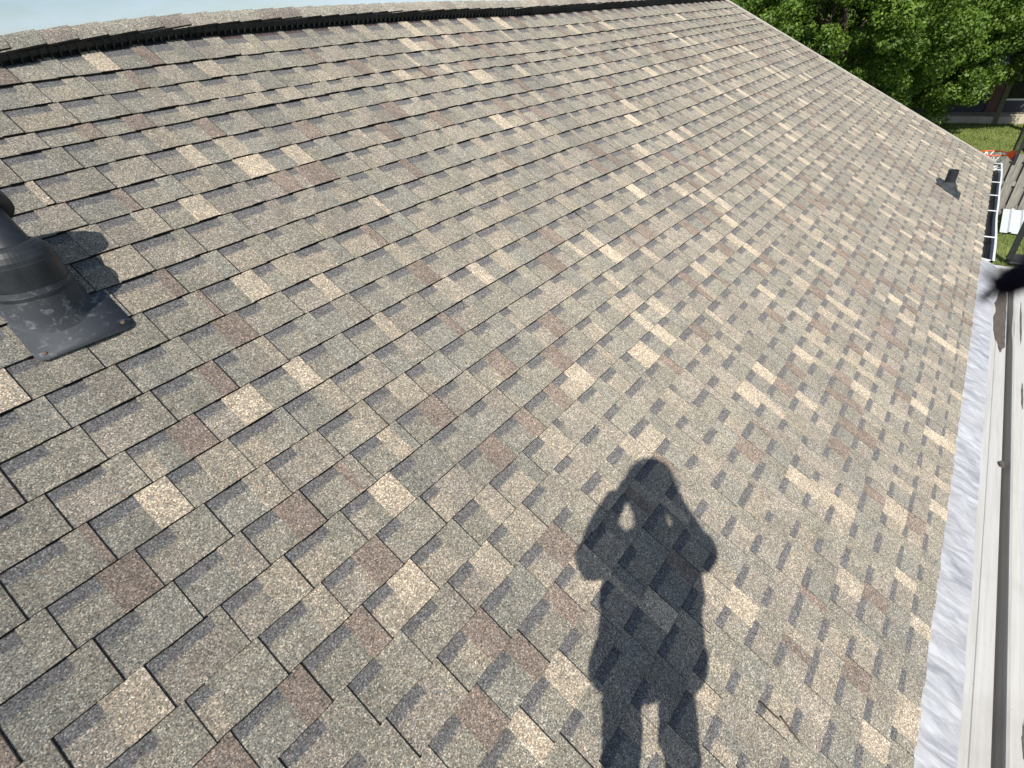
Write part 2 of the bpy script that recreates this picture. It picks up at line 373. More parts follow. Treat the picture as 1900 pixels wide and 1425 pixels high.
for i in range(1, NC+1):
    vt, vb = V[i-1], V[i]; e = vt - vb
    u = UL - (i*0.137 % 0.8258) - random.uniform(0, 0.012)
    lastv = -1
    while True:
        k = random.randrange(len(variants))
        if k == lastv: k = (k+1) % len(variants)
        lastv = k; d = variants[k]; L = d['L']
        if u > rake_u(vt) + 0.02: break
        um = u + L/2; db = wander(um, vb); dt = wander(um, vt)
        sl_ = (wander(u+L, vb) - wander(u, vb))/L
        vv = vb + db + random.uniform(-0.0012, 0.0012); sy = (vt+dt - vb-db)/E0
        lift = random.choice([0, 0, 0, 0.0006, 0.0012, 0.002])
        Xa = (UV_ + VV*(sl_ + random.uniform(-0.0012, 0.0012))).normalized(); Ya = NV.cross(Xa).normalized()
        o = W(u, vv - sl_*0, 0.0) + VV*(wander(u, vb)-db) + NV*lift
        Ms = Matrix(((Xa.x, Ya.x*sy, NV.x, o.x), (Xa.y, Ya.y*sy, NV.y, o.y), (Xa.z, Ya.z*sy, NV.z, o.z), (0,0,0,1)))
        cd = None
        if u + L > rake_u(vt) - 0.02:
            lim = lambda y, u0=u, b=vb, s=sy: rake_u(b + y*s) - u0
            cd = clip(d, lim)
        cen = W(um, vb, 0); dist = (cen - CAM).length
        # roughly on screen?
        q = mr.transposed() @ (cen - CAM); onscr = q.z < -0.1 and abs(q.x/q.z) < 1.18 and abs(q.y/q.z) < 0.92
        if cd is None or cd['f']: placed.append((dist if onscr else 100+dist, k, Ms, cd))
        u += L + 0.0008
placed.sort(key=lambda t: t[0])
rest = dict(v=[], f=[], mi=[], t=[], uv=[])
for n_, (dist, k, Ms, cd) in enumerate(placed):
    if n_ < 300:
        o = bpy.data.objects.new('shingle', vmeshes[k] if cd is None else to_mesh('shingle', cd)); col.objects.link(o)
        o.parent = roof; o.matrix_parent_inverse = roof.matrix_world.inverted(); o.matrix_world = Ms
    else:
        d = cd or variants[k]; b0 = len(rest['v'])
        rest['v'] += [tuple(Ms @ Vector(p)) for p in d['v']]; rest['f'] += [tuple(i+b0 for i in f) for f in d['f']]
        rest['mi'] += d['mi']; rest['t'] += d['t']; rest['uv'] += d['uv']
o = mesh_obj('shingle_field', to_mesh('shingle_field', rest), [M_SH, M_EDGE], roof); tag(o, kind='stuff')

# ridge vent and its caps: apex follows the slightly wandering ridge
def ridge_dv(u): return (wander(u, 0.05) if u < -5.6 else wander(-5.6, 0.05)) - 0.052*min(1.25, max(0.0, (-7.9-u)/0.75))**1.5
VB = 0.060
rv = MB(); us = np.linspace(UL, rake_u(VB)-0.02, 160)
prof = [(VB-0.010, 0.010), (VB+0.004, 0.014), (VB+0.016, 0.018), (VB+0.016, 0.034), (VB+0.006, 0.034), (VB+0.010, 0.057), (VR+0.012, 0.064)]
vs = [W(u, v+ridge_dv(u)*(1 if j < 6 else 1), n) for u in us for j, (v, n) in enumerate(prof)]
npf = len(prof); fs = [(i*npf+j, (i+1)*npf+j, (i+1)*npf+j+1, i*npf+j+1) for i in range(len(us)-1) for j in range(npf-1)]
rv.add(vs, fs)
u = UL
while u < rake_u(VB)-0.05:                  # louvre ribs below the cap edge
    d_ = ridge_dv(u); rv.box(W(u, VB+0.006+d_, 0.024), (0.0018, 0.009, 0.012), (UV_, VV, NV)); rv.box(W(u, VB+0.007+d_, 0.045), (0.0016, 0.002, 0.011), (UV_, VV, NV)); u += 0.032
rvo = rv.build('ridge_vent', [M_VENT], roof)
fl = MB(); us2 = np.linspace(UL, rake_u(VB)-0.02, 120)          # thin brown filter lip under the vent
for i in range(len(us2)-1):
    a_, b_ = us2[i], us2[i+1]
    fl.add([W(a_, V[0]-0.004+ridge_dv(a_), 0.011), W(b_, V[0]-0.004+ridge_dv(b_), 0.011), W(b_, VB+0.01+ridge_dv(b_), 0.014), W(a_, VB+0.01+ridge_dv(a_), 0.014)], [(0,1,2,3)])
    fl.add([W(a_, V[0]-0.004+ridge_dv(a_), 0.006), W(b_, V[0]-0.004+ridge_dv(b_), 0.006), W(b_, V[0]-0.004+ridge_dv(b_), 0.011), W(a_, V[0]-0.004+ridge_dv(a_), 0.011)], [(0,1,2,3)])
fl.build('vent_lip', [simple('brown_vent_lip', (0.075, 0.055, 0.052), 0.8, 0.2)], roof)
u = UL; step = 0.112
while u < rake_u(VR)-0.03:
    L = 0.20; d = dict(v=[], f=[], mi=[], t=[], uv=[]); k_ = random.uniform(0.92, 1.10); tt = tuple(x*k_ for x in random.choice(((0.275, 0.264, 0.230), (0.265, 0.252, 0.222), (0.285, 0.265, 0.232), (0.245, 0.218, 0.195))))
    d1, d2 = ridge_dv(u), ridge_dv(u+L); j = random.uniform(-0.004, 0.004); j2 = random.uniform(-0.003, 0.003)
    h0, h1 = 0.066, 0.076                   # far end rides on the next cap
    def P(uu, v, n, dd): return W(uu, v+dd, n)
    sec0 = [P(u, VB+0.012+j, h0-0.009, d1), P(u, VB+0.04, h0-0.003, d1), P(u, VR-0.02, h0-0.001, d1), P(u, VR+0.01, h0-0.002, d1)]
    sec1 = [P(u+L, VB+0.014+j, h1-0.009, d2), P(u+L, VB+0.04, h1-0.003, d2), P(u+L, VR-0.02, h1-0.001, d2), P(u+L, VR+0.01, h1-0.002, d2)]
    far0 = [Vector((p.x, 2*sec0[3].y - p.y, p.z)) for p in sec0[:3]][::-1]; far1 = [Vector((p.x, 2*sec1[3].y - p.y, p.z)) for p in sec1[:3]][::-1]
    s0, s1 = sec0 + far0, sec1 + far1
    def q(p, m):
        k = len(d['v']); d['v'] += [tuple(x) for x in p]; d['f'].append((k,k+1,k+2,k+3)); d['mi'].append(m); d['t'].append((*tt, 0.0)); d['uv'].append([(0, 0)]*4)
    dn = Vector((0,0,-0.006))
    for a_ in range(len(s0)-1):
        q([s0[a_], s1[a_], s1[a_+1], s0[a_+1]], 0); q([s1[a_]+dn, s1[a_+1]+dn, s1[a_+1], s1[a_]], 1)
    q([s0[0]+dn, s1[0]+dn, s1[0], s0[0]], 1)
    mesh_obj('ridge_cap', to_mesh('ridge_cap', d), [M_SH, M_EDGE], roof)
    u += step + random.uniform(-0.004, 0.004)

# rake edge metal, gable and eave walls, fascia
rt = MB()
for i in range(24):
    v0, v1 = VR + (VE-0.02-VR)*i/24, VR + (VE-0.02-VR)*(i+1)/24
    rt.bar(W(rake_u(v0)+0.030, v0, 0.012), W(rake_u(v1)+0.030, v1, 0.012), 0.026, 0.012, NV)
rt.build('rake_trim', [M_TRIMT], house)
fb = MB(); fb.bar(W(rake_u(VR)-0.01, VR, -0.11), W(rake_u(VE)-0.01, VE, -0.11), 0.012, 0.085, NV); fb.build('rake_board', [M_WHITE], house)
ey = VE*CA
wl = MB(); yb = 2*ap.y - ey
gx0 = rake_u(VR) - 0.35; gx1 = rake_u(VE) - 0.35
wl.add([(gx1, ey+0.35, 0), (gx0, ap.y, 0), (gx1, yb-0.35, 0), (gx1, yb-0.35, ZE-0.02), (gx0, ap.y, ap.z-0.16), (gx1, ey+0.35, ZE-0.02)], [(0,1,4,5), (1,2,3,4)])
wl.build('gable_wall', [M_SIDING], house)
wf = MB(); wf.add([(UL, ey+0.35, 0), (gx1, ey+0.35, 0), (gx1, ey+0.35, ZE), (UL, ey+0.35, ZE)], [(0,1,2,3)]); wf.add([(UL, yb-0.35, 0), (gx1, yb-0.35, 0), (gx1, yb-0.35, ZE), (UL, yb-0.35, ZE)], [(3,2,1,0)]); wf.build('wall', [M_SIDING], house)
sf = MB(); sf.add([(UL, ey+0.02, ZE-0.14), (gx1+0.3, ey+0.02, ZE-0.14), (gx1+0.3, ey+0.36, ZE-0.12), (UL, ey+0.36, ZE-0.12)], [(3,2,1,0)]); sf.build('soffit', [M_WHITE], house)
fa = MB(); fa.box((( UL+rake_u(VE))/2, ey+0.028, ZE-0.085), ((rake_u(VE)-UL)/2-0.03, 0.010, 0.065)); fa.build('fascia', [M_WHITE], house)

# gutter along the free end of the eave
GX0, GX1 = -3.52, 0.06
gut = empty('gutter', (GX0, ey-0.05, ZE-0.06), house); gut.parent = None
bpy.context.view_layer.update(); gut.parent = house; gut.matrix_parent_inverse = house.matrix_world.inverted()
bpy.data.objects.remove(gut)
g = MB()
pr = [(0.008, -0.022), (0.008, -0.125), (-0.050, -0.125), (-0.080, -0.075), (-0.092, -0.034), (-0.105, -0.030), (-0.108, -0.042)]
xs = np.linspace(GX0, GX1, 30); wob = [0.004*math.sin(x*2.3)+0.003*math.sin(x*5.1+1) for x in xs]
vs = [(x, ey+p[0]+wb*(-p[0]*8), ZE+p[1]) for x, wb in zip(xs, wob) for p in pr]; n_ = len(pr)
fs = [(i*n_+j, (i+1)*n_+j, (i+1)*n_+j+1, i*n_+j+1) for i in range(len(xs)-1) for j in range(n_-1)]
g.add(vs, fs, 0)
for x in (GX0, GX1):
    k = len(g.v); g.add([(x, ey+p[0], ZE+p[1]) for p in pr], [tuple(range(n_))])
gm = simple('gutter_dark_inside', (0.06, 0.065, 0.068), 0.6, 0.3, var=0.4, scale=8)
go = g.build('gutter', [M_WHITE, gm], house)
for p in go.data.polygons:
    j = (p.index % (n_-1)) if p.index < len(fs) else 9
    if j in (0, 1, 2): p.material_index = 1
sm = go.modifiers.new('thick', 'SOLIDIFY'); sm.thickness = 0.0025; sm.offset = 0
for x in (0.04, -0.30, -0.92, -1.50, -2.10, -2.95):
    h = MB(); h.bar((x, ey-0.008, ZE-0.024), (x+0.01, ey-0.100, ZE-0.028), 0.011, 0.002); h.build('hanger', [M_WHITE], go)
sl2 = MB(); sl2.add([(GX0+.01, ey-0.001, ZE-0.112), (GX1-.01, ey-0.001, ZE-0.112), (GX1-.01, ey-0.053, ZE-0.112), (GX0+.01, ey-0.053, ZE-0.112)], [(0,1,2,3)]); sl2.build('gutter_sludge', [M_FELT], go)

# ------------------------------------------------------------------ patio cover with its flashing
PZ = ZE - 0.075
pc = empty('patio_cover', (-7.5, ey-1.5, 0.0)); tag(pc, 'flat patio cover of dirty white metal panels along the eave', 'patio cover')
PX0, PX1 = -12.6, -3.57
def strip(prof, x0, x1, nx, wav=None):
    m = MB(); xs = np.linspace(x0, x1, nx); n_ = len(prof); vs = []
    for x in xs:
        for j, (dy, dz) in enumerate(prof):
            o = wav(x, j/(n_-1)) if wav else (0, 0)
            vs.append((x, ey+dy+o[0], ZE+dz+o[1]))
    m.add(vs, [(i*n_+j, (i+1)*n_+j, (i+1)*n_+j+1, i*n_+j+1) for i in range(nx-1) for j in range(n_-1)]); return m
pp = []
for j in range(17):
    t = j/16; pp.append((0.035 - 0.165*t, -0.002 + 0.0 - 0.068*t**1.15))
from mathutils import noise as mn
def wv(x, t):
    a = mn.noise(Vector((x*9+t*2, t*1.5, 0)))*0.007 + mn.noise(Vector((x*26+t*6, t*3, 4)))*0.0045 + mn.noise(Vector((x*60+t*9, t*6, 9)))*0.0018 + mn.noise(Vector((x*3, t*4, 8)))*0.005
    e = mn.noise(Vector((x*2.0, 0, 3)))*0.007 + mn.noise(Vector((x*14, 0, 5)))*0.003
    return (e*(t**3), a*math.sin(math.pi*min(1, t*1.0))**0.5)
f_ = strip(pp, PX0, PX1+0.02, 900, wv); fo = f_.build('flashing', [M_FL], pc, smooth=True); tag(fo, 'wrinkled white flashing strip')
def panel(dy0, name='panel'):
    m = strip([(dy0, -0.075), (dy0-0.012, -0.072), (dy0-0.016, -0.075), (dy0-0.044, -0.075), (dy0-0.047, -0.072), (dy0-0.056, -0.072), (dy0-0.060, -0.075), (dy0-0.098, -0.075)], PX0, PX1, 3)
    return m.build(name, [M_PAN], pc)
panel(-0.112)
ch = strip([(-0.208, -0.0755), (-0.209, -0.145), (-0.237, -0.145), (-0.239, -0.058), (-0.247, -0.055), (-0.251, -0.066), (-0.252, -0.0755)], PX0, PX1, 60,
           lambda x, t: ((0.006*math.exp(-((x+4.75)/0.16)**2) if t > 0.4 else 0.0), 0.0)).build('channel', [M_PAN], pc)
dy = -0.252
for k in range(7):
    wd = 0.30
    strip([(dy, -0.0755), (dy-0.02, -0.074), (dy-0.024, -0.0765), (dy-0.10, -0.077), (dy-0.104, -0.073), (dy-0.112, -0.073), (dy-0.116, -0.077), (dy-wd+0.03, -0.079), (dy-wd+0.028, -0.055), (dy-wd+0.012, -0.055), (dy-wd, -0.080)], PX0, PX1, 3).build('panel', [M_PAN], pc)
    dy -= wd
pe = MB(); pe.box((PX1+0.006, ey-0.088-1.15, ZE-0.085), (0.012, 1.16, 0.022)); pe.build('end_trim', [M_WHITE], pc)
un = MB(); un.box(((PX0+PX1)/2, ey-1.2, ZE-0.175), ((PX1-PX0)/2-0.01, 1.15, 0.028)); un.build('underside', [M_WHITE], pc)
for x in (-4.0, -8.2, -12.2):
    p_ = MB(); p_.box((x, ey-2.25, (ZE-0.19)/2), (0.04, 0.04, (ZE-0.19)/2)); p_.build('post', [M_WHITE], pc)
# silt left by standing water
ms = MB()
for (poly, hz) in ([[(-4.24,-.152),(-4.32,-.138),(-4.46,-.146),(-4.60,-.137),(-4.80,-.140),(-4.97,-.160),(-5.12,-.184),(-5.06,-.196),(-5.02,-.2065),(-4.80,-.2065),(-4.55,-.2065),(-4.30,-.2065),(-4.15,-.2065),(-3.95,-.19),(-4.0,-.16)], 0.0038],):
    n = len(poly); c = (sum(p[0] for p in poly)/n, sum(p[1] for p in poly)/n)
    rim = []
    for i in range(n):
        p, q = poly[i], poly[(i+1) % n]
        for t in (0, .33, .66): rim.append((p[0]+(q[0]-p[0])*t + random.uniform(-.012,.012), min(-.136, p[1]+(q[1]-p[1])*t + random.uniform(-.003,.003))))
    m = len(rim); vs = [(x, ey+max(y,-0.2075), PZ-0.0005) for x, y in rim] + [(c[0]+(x-c[0])*.93, ey+max(c[1]+(y-c[1])*.93, -.2075), PZ+hz) for x, y in rim]
    ms.add(vs, [(i, (i+1) % m, m+(i+1) % m, m+i) for i in range(m)] + [tuple(range(m, 2*m))])
ms.build('silt_patch', [M_MUD], pc)
def blot(name, cx_, cy_, rx_, ry_, hz, z0):
    m = MB(); k = 22; pts_ = []
    for i in range(k):
        a_ = 2*math.pi*i/k; q = 0.75 + 0.45*random.random(); pts_.append((cx_+rx_*q*math.cos(a_), cy_+ry_*q*math.sin(a_)))
    m.add([(x, ey+y, z0-0.0005) for x, y in pts_] + [(cx_+(x-cx_)*.8, ey+cy_+(y-cy_)*.8, z0+hz) for x, y in pts_], [(i, (i+1) % k, k+(i+1) % k, k+i) for i in range(k)] + [tuple(range(k, 2*k))])
    m.build(name, [M_MUD], pc)
blot('dirt_streak', -7.76, -0.288, 0.075, 0.006, 0.0012, ZE-0.0762); blot('dirt_streak', -5.6, -0.290, 0.16, 0.005, 0.0012, ZE-0.0762); blot('dirt_streak', -4.6, -0.285, 0.35, 0.006, 0.0012, ZE-0.0762)
blot('leaf_clump', -6.33, -0.2085, 0.022, 0.012, 0.014, ZE-0.076)

# ------------------------------------------------------------------ vents
vc = W(-8.998, -1.042, 0)
vent = empty('roof_vent', vc); tag(vent, 'black capped exhaust vent on a weathered square flashing plate', 'vent')
pl = MB(); u0, u1, v0, v1 = -9.095, -8.868, -1.209, -0.95; r_ = 0.022; pts = []
for (cu, cv, a0) in ((u1-r_, v1-r_, 0), (u0+r_, v1-r_, 90), (u0+r_, v0+r_, 180), (u1-r_, v0+r_, 270)):
    for k in range(5): an = math.radians(a0+k*22.5); pts.append((cu+r_*math.cos(an), cv+r_*math.sin(an)))
def pn(v): return float(np.interp(v, [-1.21, -1.165, -1.045, -0.95], [0.0265, 0.0260, 0.0170, 0.0110]))
n = len(pts)
rows_ = sorted(set([v0 + r_*(1-math.cos(math.radians(k*15))) for k in range(7)] + [v0+r_, -1.165, -1.12, -1.045, -1.0, v1])); rv0 = []
for v in rows_:
    ins = r_ - math.sqrt(max(0.0, r_*r_ - max(0.0, v0+r_-v)**2)) if v < v0+r_ else 0.0
    rv0.append((u0+ins, u1-ins, v))
n = len(rv0); top_ = [W(a_, v, pn(v)) for a_, b2, v in rv0] + [W(b2, v, pn(v)) for a_, b2, v in rv0]; dn_ = NV*-0.003
pl.add(top_ + [p + dn_ for p in top_], [(i, n+i, n+i+1, i+1) for i in range(n-1)] + [(i+2*n, i, i+1, i+1+2*n) for i in range(n-1)] + [(n+i, n+i+2*n, n+i+1+2*n, n+i+1) for i in range(n-1)] + [(0, 2*n, 3*n, n)])
pl.build('flashing_plate', [M_BV], vent)
UP = Vector((0, 0, 1))
# flared collar: bottom ring lies on the sloping plate
cl = MB(); seg = 40; rings = []
for (r, h, fl_) in ((0.099, 0.0, 1.0), (0.092, 0.008, 0.95), (0.088, 0.025, 0.75), (0.086, 0.045, 0.4), (0.085, 0.060, 0.12), (0.0845, 0.066, 0.1)):
    ring = []
    for k in range(seg):
        an = 2*math.pi*k/seg; x, y = r*math.cos(an), r*math.sin(an)
        slope = y*math.tan(PITCH)*fl_; ring.append(vc + Vector((x, y, slope + 0.022 + h)))
    rings.append(ring)
cl.add([p for r in rings for p in r], [(i*seg+k, i*seg+(k+1) % seg, (i+1)*seg+(k+1) % seg, (i+1)*seg+k) for i in range(len(rings)-1) for k in range(seg)])
cl.build('collar', [M_BV], vent, smooth=True)
bd = MB(); bd.lathe(vc+Vector((0,0,0.021)), UP, [(0.0865, 0.040), (0.0862, 0.048), (0.0835, 0.051), (0.0825, 0.12), (0.0825, 0.122), (0.0812, 0.123), (0.0800, 0.134), (0.075, 0.147), (0.067, 0.158), (0.058, 0.165), (0.050, 0.168)], 48)
bd.build('body', [M_BP], vent, smooth=False)
for p in vent.children[-1].data.polygons: p.use_smooth = True
nax = Vector((-0.012, 0.078, 0.09)).normalized(); nb = vc + Vector((0, -0.015, 0.021+0.125))
nk = MB(); nk.lathe(nb, nax, [(0.055, 0.0), (0.055, 0.145)], 40); nk.build('neck', [M_BP], vent, smooth=True)
cp = MB(); cp.lathe(nb + nax*0.135, nax, [(0.050, 0.0), (0.082, 0.0), (0.084, 0.012), (0.082, 0.055), (0.070, 0.064), (0.030, 0.069), (0.0005, 0.070)], 40); cp.build('cap', [M_BP], vent, smooth=True)
for (u, v) in ((u0+0.022, v0+0.022), (u1-0.02, v0+0.024)):
    s_ = MB(); s_.lathe(W(u, v, 0.0262), NV, [(0.0055, 0.0), (0.005, 0.002), (0.002, 0.0028), (0.0001, 0.003)], 12); s_.build('screw', [M_SCREW], vent)

pb = W(-2.42, -3.226, 0.016)
pv = empty('plumbing_vent', pb); tag(pv, 'short black vent pipe in a rubber boot near the eave', 'vent')
q_ = MB(); q_.lathe(pb, UP, [(0.044, -0.02), (0.043, 0.172), (0.036, 0.172), (0.036, 0.05)], 28); q_.build('pipe', [M_BP], pv, smooth=False)
b_ = MB(); seg = 28; rings = []
for (r, h, fl_) in ((0.115, 0.0, 1.0), (0.105, 0.012, 0.95), (0.075, 0.035, 0.7), (0.056, 0.052, 0.3), (0.047, 0.060, 0.0), (0.044, 0.062, 0.0)):
    rings.append([pb + Vector((r*math.cos(2*math.pi*k/seg), r*math.sin(2*math.pi*k/seg), r*math.sin(2*math.pi*k/seg)*math.tan(PITCH)*fl_ + 0.004 + h)) for k in range(seg)])
b_.add([p for r in rings for p in r], [(i*seg+k, i*seg+(k+1) % seg, (i+1)*seg+(k+1) % seg, (i+1)*seg+k) for i in range(len(rings)-1) for k in range(seg)])
b_.build('boot', [M_RUB], pv, smooth=True)
fg = MB(); fg.box(W(-2.42, -3.235, 0.0215), (0.135, 0.13, 0.0015), (UV_, VV, NV)); fg.build('flange', [M_RUB], pv)

# twigs lying on the shingles
TW = [((-8.299, -3.183), (-8.293, -3.259), 0.0022), ((-8.283, -3.255), (-8.299, -3.330), 0.0028), ((-6.968, -0.334), (-6.948, -0.427), 0.0016), ((-5.406, -1.134), (-5.451, -1.234), 0.002), ((-7.026, -1.534), (-7.023, -1.607), 0.0016)]
TL = ['slim dark twig on the shingles beside the leg of the shadow', 'thicker dark twig end to end with a slim one beside the shadow', 'pale thin twig a few courses below the ridge vent', 'dark twig on the shingles between the ridge and the far rake edge', 'short thin twig halfway up the shingle slope']
for (p0, p1, r_), tl_ in zip(TW, TL):
    a_, b2 = W(p0[0], p0[1], 0.0225), W(p1[0], p1[1], 0.0215); md = (a_+b2)/2 + VV*0.004 + NV*0.002
    m = MB(); m.tube([a_, md, b2], [r_*1.3, r_, r_*0.6], 6)
    tag(m.build('twig', [M_BARK], None), tl_, 'twig', 'twigs fallen on the roof')

# ------------------------------------------------------------------ ground and yard
gr = MB(); n = 60; R_ = 900.0
gr.add([(-R_, -R_, 0), (R_, -R_, 0), (R_, R_, 0), (-R_, R_, 0)], [(0,1,2,3)])
tag(gr.build('ground', [M_GRASS]), kind='structure')
N = 60000; xs = RNG.uniform(2.0, 19.0, N); ys = RNG.uniform(-8.5, 0.5, N)
an = RNG.uniform(0, 2*np.pi, N); hh = RNG.uniform(0.03, 0.075, N); ww = RNG.uniform(0.006, 0.012, N)*(1+xs/25); tl = RNG.normal(0, 0.02, (N, 2))
v = np.zeros((N, 3, 3)); v[:, 0, 0] = xs-np.cos(an)*ww; v[:, 0, 1] = ys-np.sin(an)*ww; v[:, 1, 0] = xs+np.cos(an)*ww; v[:, 1, 1] = ys+np.sin(an)*ww
v[:, 2, 0] = xs+tl[:, 0]; v[:, 2, 1] = ys+tl[:, 1]; v[:, 2, 2] = hh; v[:, :2, 2] = -0.002
me = bpy.data.meshes.new('grass'); me.from_pydata(v.reshape(-1, 3).tolist(), [], np.arange(N*3).reshape(-1, 3).tolist())
def bladem():
    b = NB('grass_blades'); P = b.pos(); f = b.noise(0.9, 6, 0.6, P); g = b.noise(30, 3, 0.6, P)
    c = b.mix(b.ramp(f, [(0.35, 0.0), (0.65, 1.0)]), (0.10, 0.155, 0.03), (0.185, 0.215, 0.06)); c = b.mix(b.ramp(g, [(0.4, 0.0), (0.7, 0.6)]), c, (0.21, 0.21, 0.09))
    return b.set(0.8, 0.15, 0, c)
tag(mesh_obj('grass', me, bladem()), 'short green lawn grass behind the house', 'grass', kind='stuff')

# fence of upright boards on rails, running across the yard
FX = 6.75
fn = empty('wooden_fence', (FX, -5.0, 0)); tag(fn, 'weathered grey board fence beyond the gutter', 'fence')
for z in (0.18, 0.68, 1.18):
    m = MB(); m.box((FX, -4.6, z), (0.02, 3.0, 0.045)); m.build('rail', [M_WOOD], fn)
y = -7.5; k = 0
while y < -1.7:
    m = MB(); x = FX - 0.035 if k % 2 == 0 else FX + 0.035
    h = 1.29 + random.uniform(-0.02, 0.02); wd = random.uniform(0.066, 0.072)
    m.box((x, y, h/2), (0.010, wd, h/2)); m.build('picket', [M_WOOD], fn)
    y += 0.102; k += 1
for y in (-7.5, -5.1, -2.7):
    m = MB(); m.box((FX+0.10, y, 0.66), (0.045, 0.045, 0.66)); m.build('post', [M_WOOD], fn)

# white corrugated sheet lying on the grass in front of the fence
cg = MB(); n = 48; y0, y1 = -5.2, -3.93
for xx, zz in ((5.32, 0.03), (6.58, 0.16)): pass
vs = []
for j in range(2):
    for i in range(n*4+1):
        t = i/(n*4); yy = y0 + (y1-y0)*t; ph = (yy*1.0/0.19) % 1.0
        hz = 0.026 if 0.40 < ph < 0.60 else (0.0 if ph < 0.34 or ph > 0.66 else 0.013)
        vs.append(((5.32, 6.60)[j] + 0.02*math.sin(yy*3), yy, (0.04, 0.17)[j] + hz))
m_ = n*4+1; cg.add(vs, [(i, i+1, m_+i+1, m_+i) for i in range(m_-1)])
o = cg.build('corrugated_sheet', [simple('chalky_white_sheet', (0.52, 0.55, 0.56), 0.5, 0.3, var=0.08)]); o.modifiers.new('thick', 'SOLIDIFY').thickness = 0.003
tag(o, 'white corrugated roofing sheet lying on the grass against the fence', 'sheet')

# basketball goal
px, py = 3.58, -4.08
bb = empty('basketball_goal', (px, py, 0)); tag(bb, 'black portable basketball goal with orange rim and white net', 'basketball goal')
m = MB(); m.box((px+0.16, py-0.16, 0.045), (0.24, 0.17, 0.045)); m.build('base', [M_BLACK], bb, bevel=0.04)
m = MB(); m.bar((px, py, 0.10), (px, py, 2.75), 0.045, 0.045, Vector((1,0,0))); m.build('pole', [M_BLACK], bb, bevel=0.006)
rx, rz = 3.20, 1.975; bby = -3.50
for z0, z1 in ((2.05, 2.12), (2.42, 2.50)):
    for dx in (-0.12, 0.12):
        m = MB(); m.bar((px+dx*0.4, py+0.02, z0), (rx+dx, bby-0.03, z1), 0.014, 0.018); m.build('arm', [M_BLACK], bb)
m = MB(); m.bar((px, py+0.03, 1.55), (rx, bby-0.03, 2.10), 0.016, 0.02); m.build('brace', [M_BLACK], bb)
m = MB(); m.box((rx, bby, 2.28), (0.52, 0.006, 0.34)); bk_ = m.build('backboard', [M_ACR], bb)
m = MB()
for (a_, b2) in (((rx-0.54, bby, 1.93), (rx+0.54, bby, 1.93)), ((rx-0.54, bby, 2.63), (rx+0.54, bby, 2.63)), ((rx-0.54, bby, 1.92), (rx-0.54, bby, 2.64)), ((rx+0.54, bby, 1.92), (rx+0.54, bby, 2.64))): m.bar(a_, b2, 0.018, 0.018, Vector((0,1,0)))
m.build('frame', [M_BLACK], bk_)
rc = Vector((rx, -3.22, rz)); rr = 0.19
m = MB(); m.tube([rc + Vector((rr*math.cos(2*math.pi*k/40), rr*math.sin(2*math.pi*k/40), 0)) for k in range(41)], 0.011, 8, False); rim = m.build('rim', [M_ORANGE], bb, smooth=True)
m = MB(); m.add([(rx-0.10, bby+0.01, rz+0.05), (rx+0.10, bby+0.01, rz+0.05), (rx+0.10, bby+0.01, rz-0.09), (rx-0.10, bby+0.01, rz-0.09),
                 (rx-0.085, -3.22-rr+0.01, rz+0.012), (rx+0.085, -3.22-rr+0.01, rz+0.012), (rx+0.085, -3.22-rr+0.01, rz-0.014), (rx-0.085, -3.22-rr+0.01, rz-0.014)],
                [(0,1,2,3), (0,4,5,1), (1,5,6,2), (2,6,7,3), (3,7,4,0), (4,7,6,5)]); m.build('bracket', [M_ORANGE], rim)
m = MB()
for k in range(12):
    for s_ in (1, -1):
        pts_ = []
        for t in range(5):
            an_ = 2*math.pi*(k + s_*t*0.5)/12; r2 = rr*(1 - 0.115*t*(1.15 if t < 4 else 1)); pts_.append(rc + Vector((r2*math.cos(an_), r2*math.sin(an_), -0.10*t)))
        m.tube(pts_, 0.008, 5, False)
m.build('net', [M_NET], bb)

# low house beyond the lawn
nh = empty('neighbour_house', (21.0, -4.0, 0)); tag(nh, 'low grey house half hidden behind the tree across the lawn', 'house')
m = MB(); m.box((21.9, -4.5, 0.125), (3.5, 9.0, 0.125)); m.build('foundation', [M_BEIGE], nh)
m = MB(); m.box((22.4, -4.5, 1.15), (3.0, 8.9, 0.90)); m.build('wall', [M_NWALL], nh)
m = MB(); m.add([(18.2, -14, 1.98), (18.2, 5, 1.98), (23, 5, 4.3), (23, -14, 4.3), (27.8, -14, 1.98), (27.8, 5, 1.98)], [(0,3,2,1), (2,3,4,5)])
m.add([(18.2, -14, 1.90), (18.2, 5, 1.90), (27.8, 5, 1.90), (27.8, -14, 1.90)], [(0,1,2,3)]); m.build('roof', [M_NROOF], nh)
m = MB(); m.box((18.19, -4.5, 1.94), (0.02, 9.5, 0.05)); m.build('fascia', [M_WHITE], nh)
m = MB(); m.box((19.38, -3.30, 1.15), (0.03, 0.16, 0.90)); m.build('brick_pier', [M_BRICK], nh)
for yc, wd in ((-4.15, 0.62), (-2.2, 0.55), (-6.3, 0.6), (0.2, 0.6)):
    m = MB(); m.box((19.37, yc, 1.20), (0.03, wd, 0.55)); f = m.build('window', [M_WHITE], nh)
    m = MB(); m.box((19.345, yc, 1.20), (0.012, wd-0.06, 0.49)); m.build('pane', [M_GLASS], f)
for yc in (-3.55, -7.5, 0.8):
    m = MB(); m.box((18.45, yc, 0.95), (0.075, 0.075, 0.96)); m.build('porch_post', [M_POST], nh)

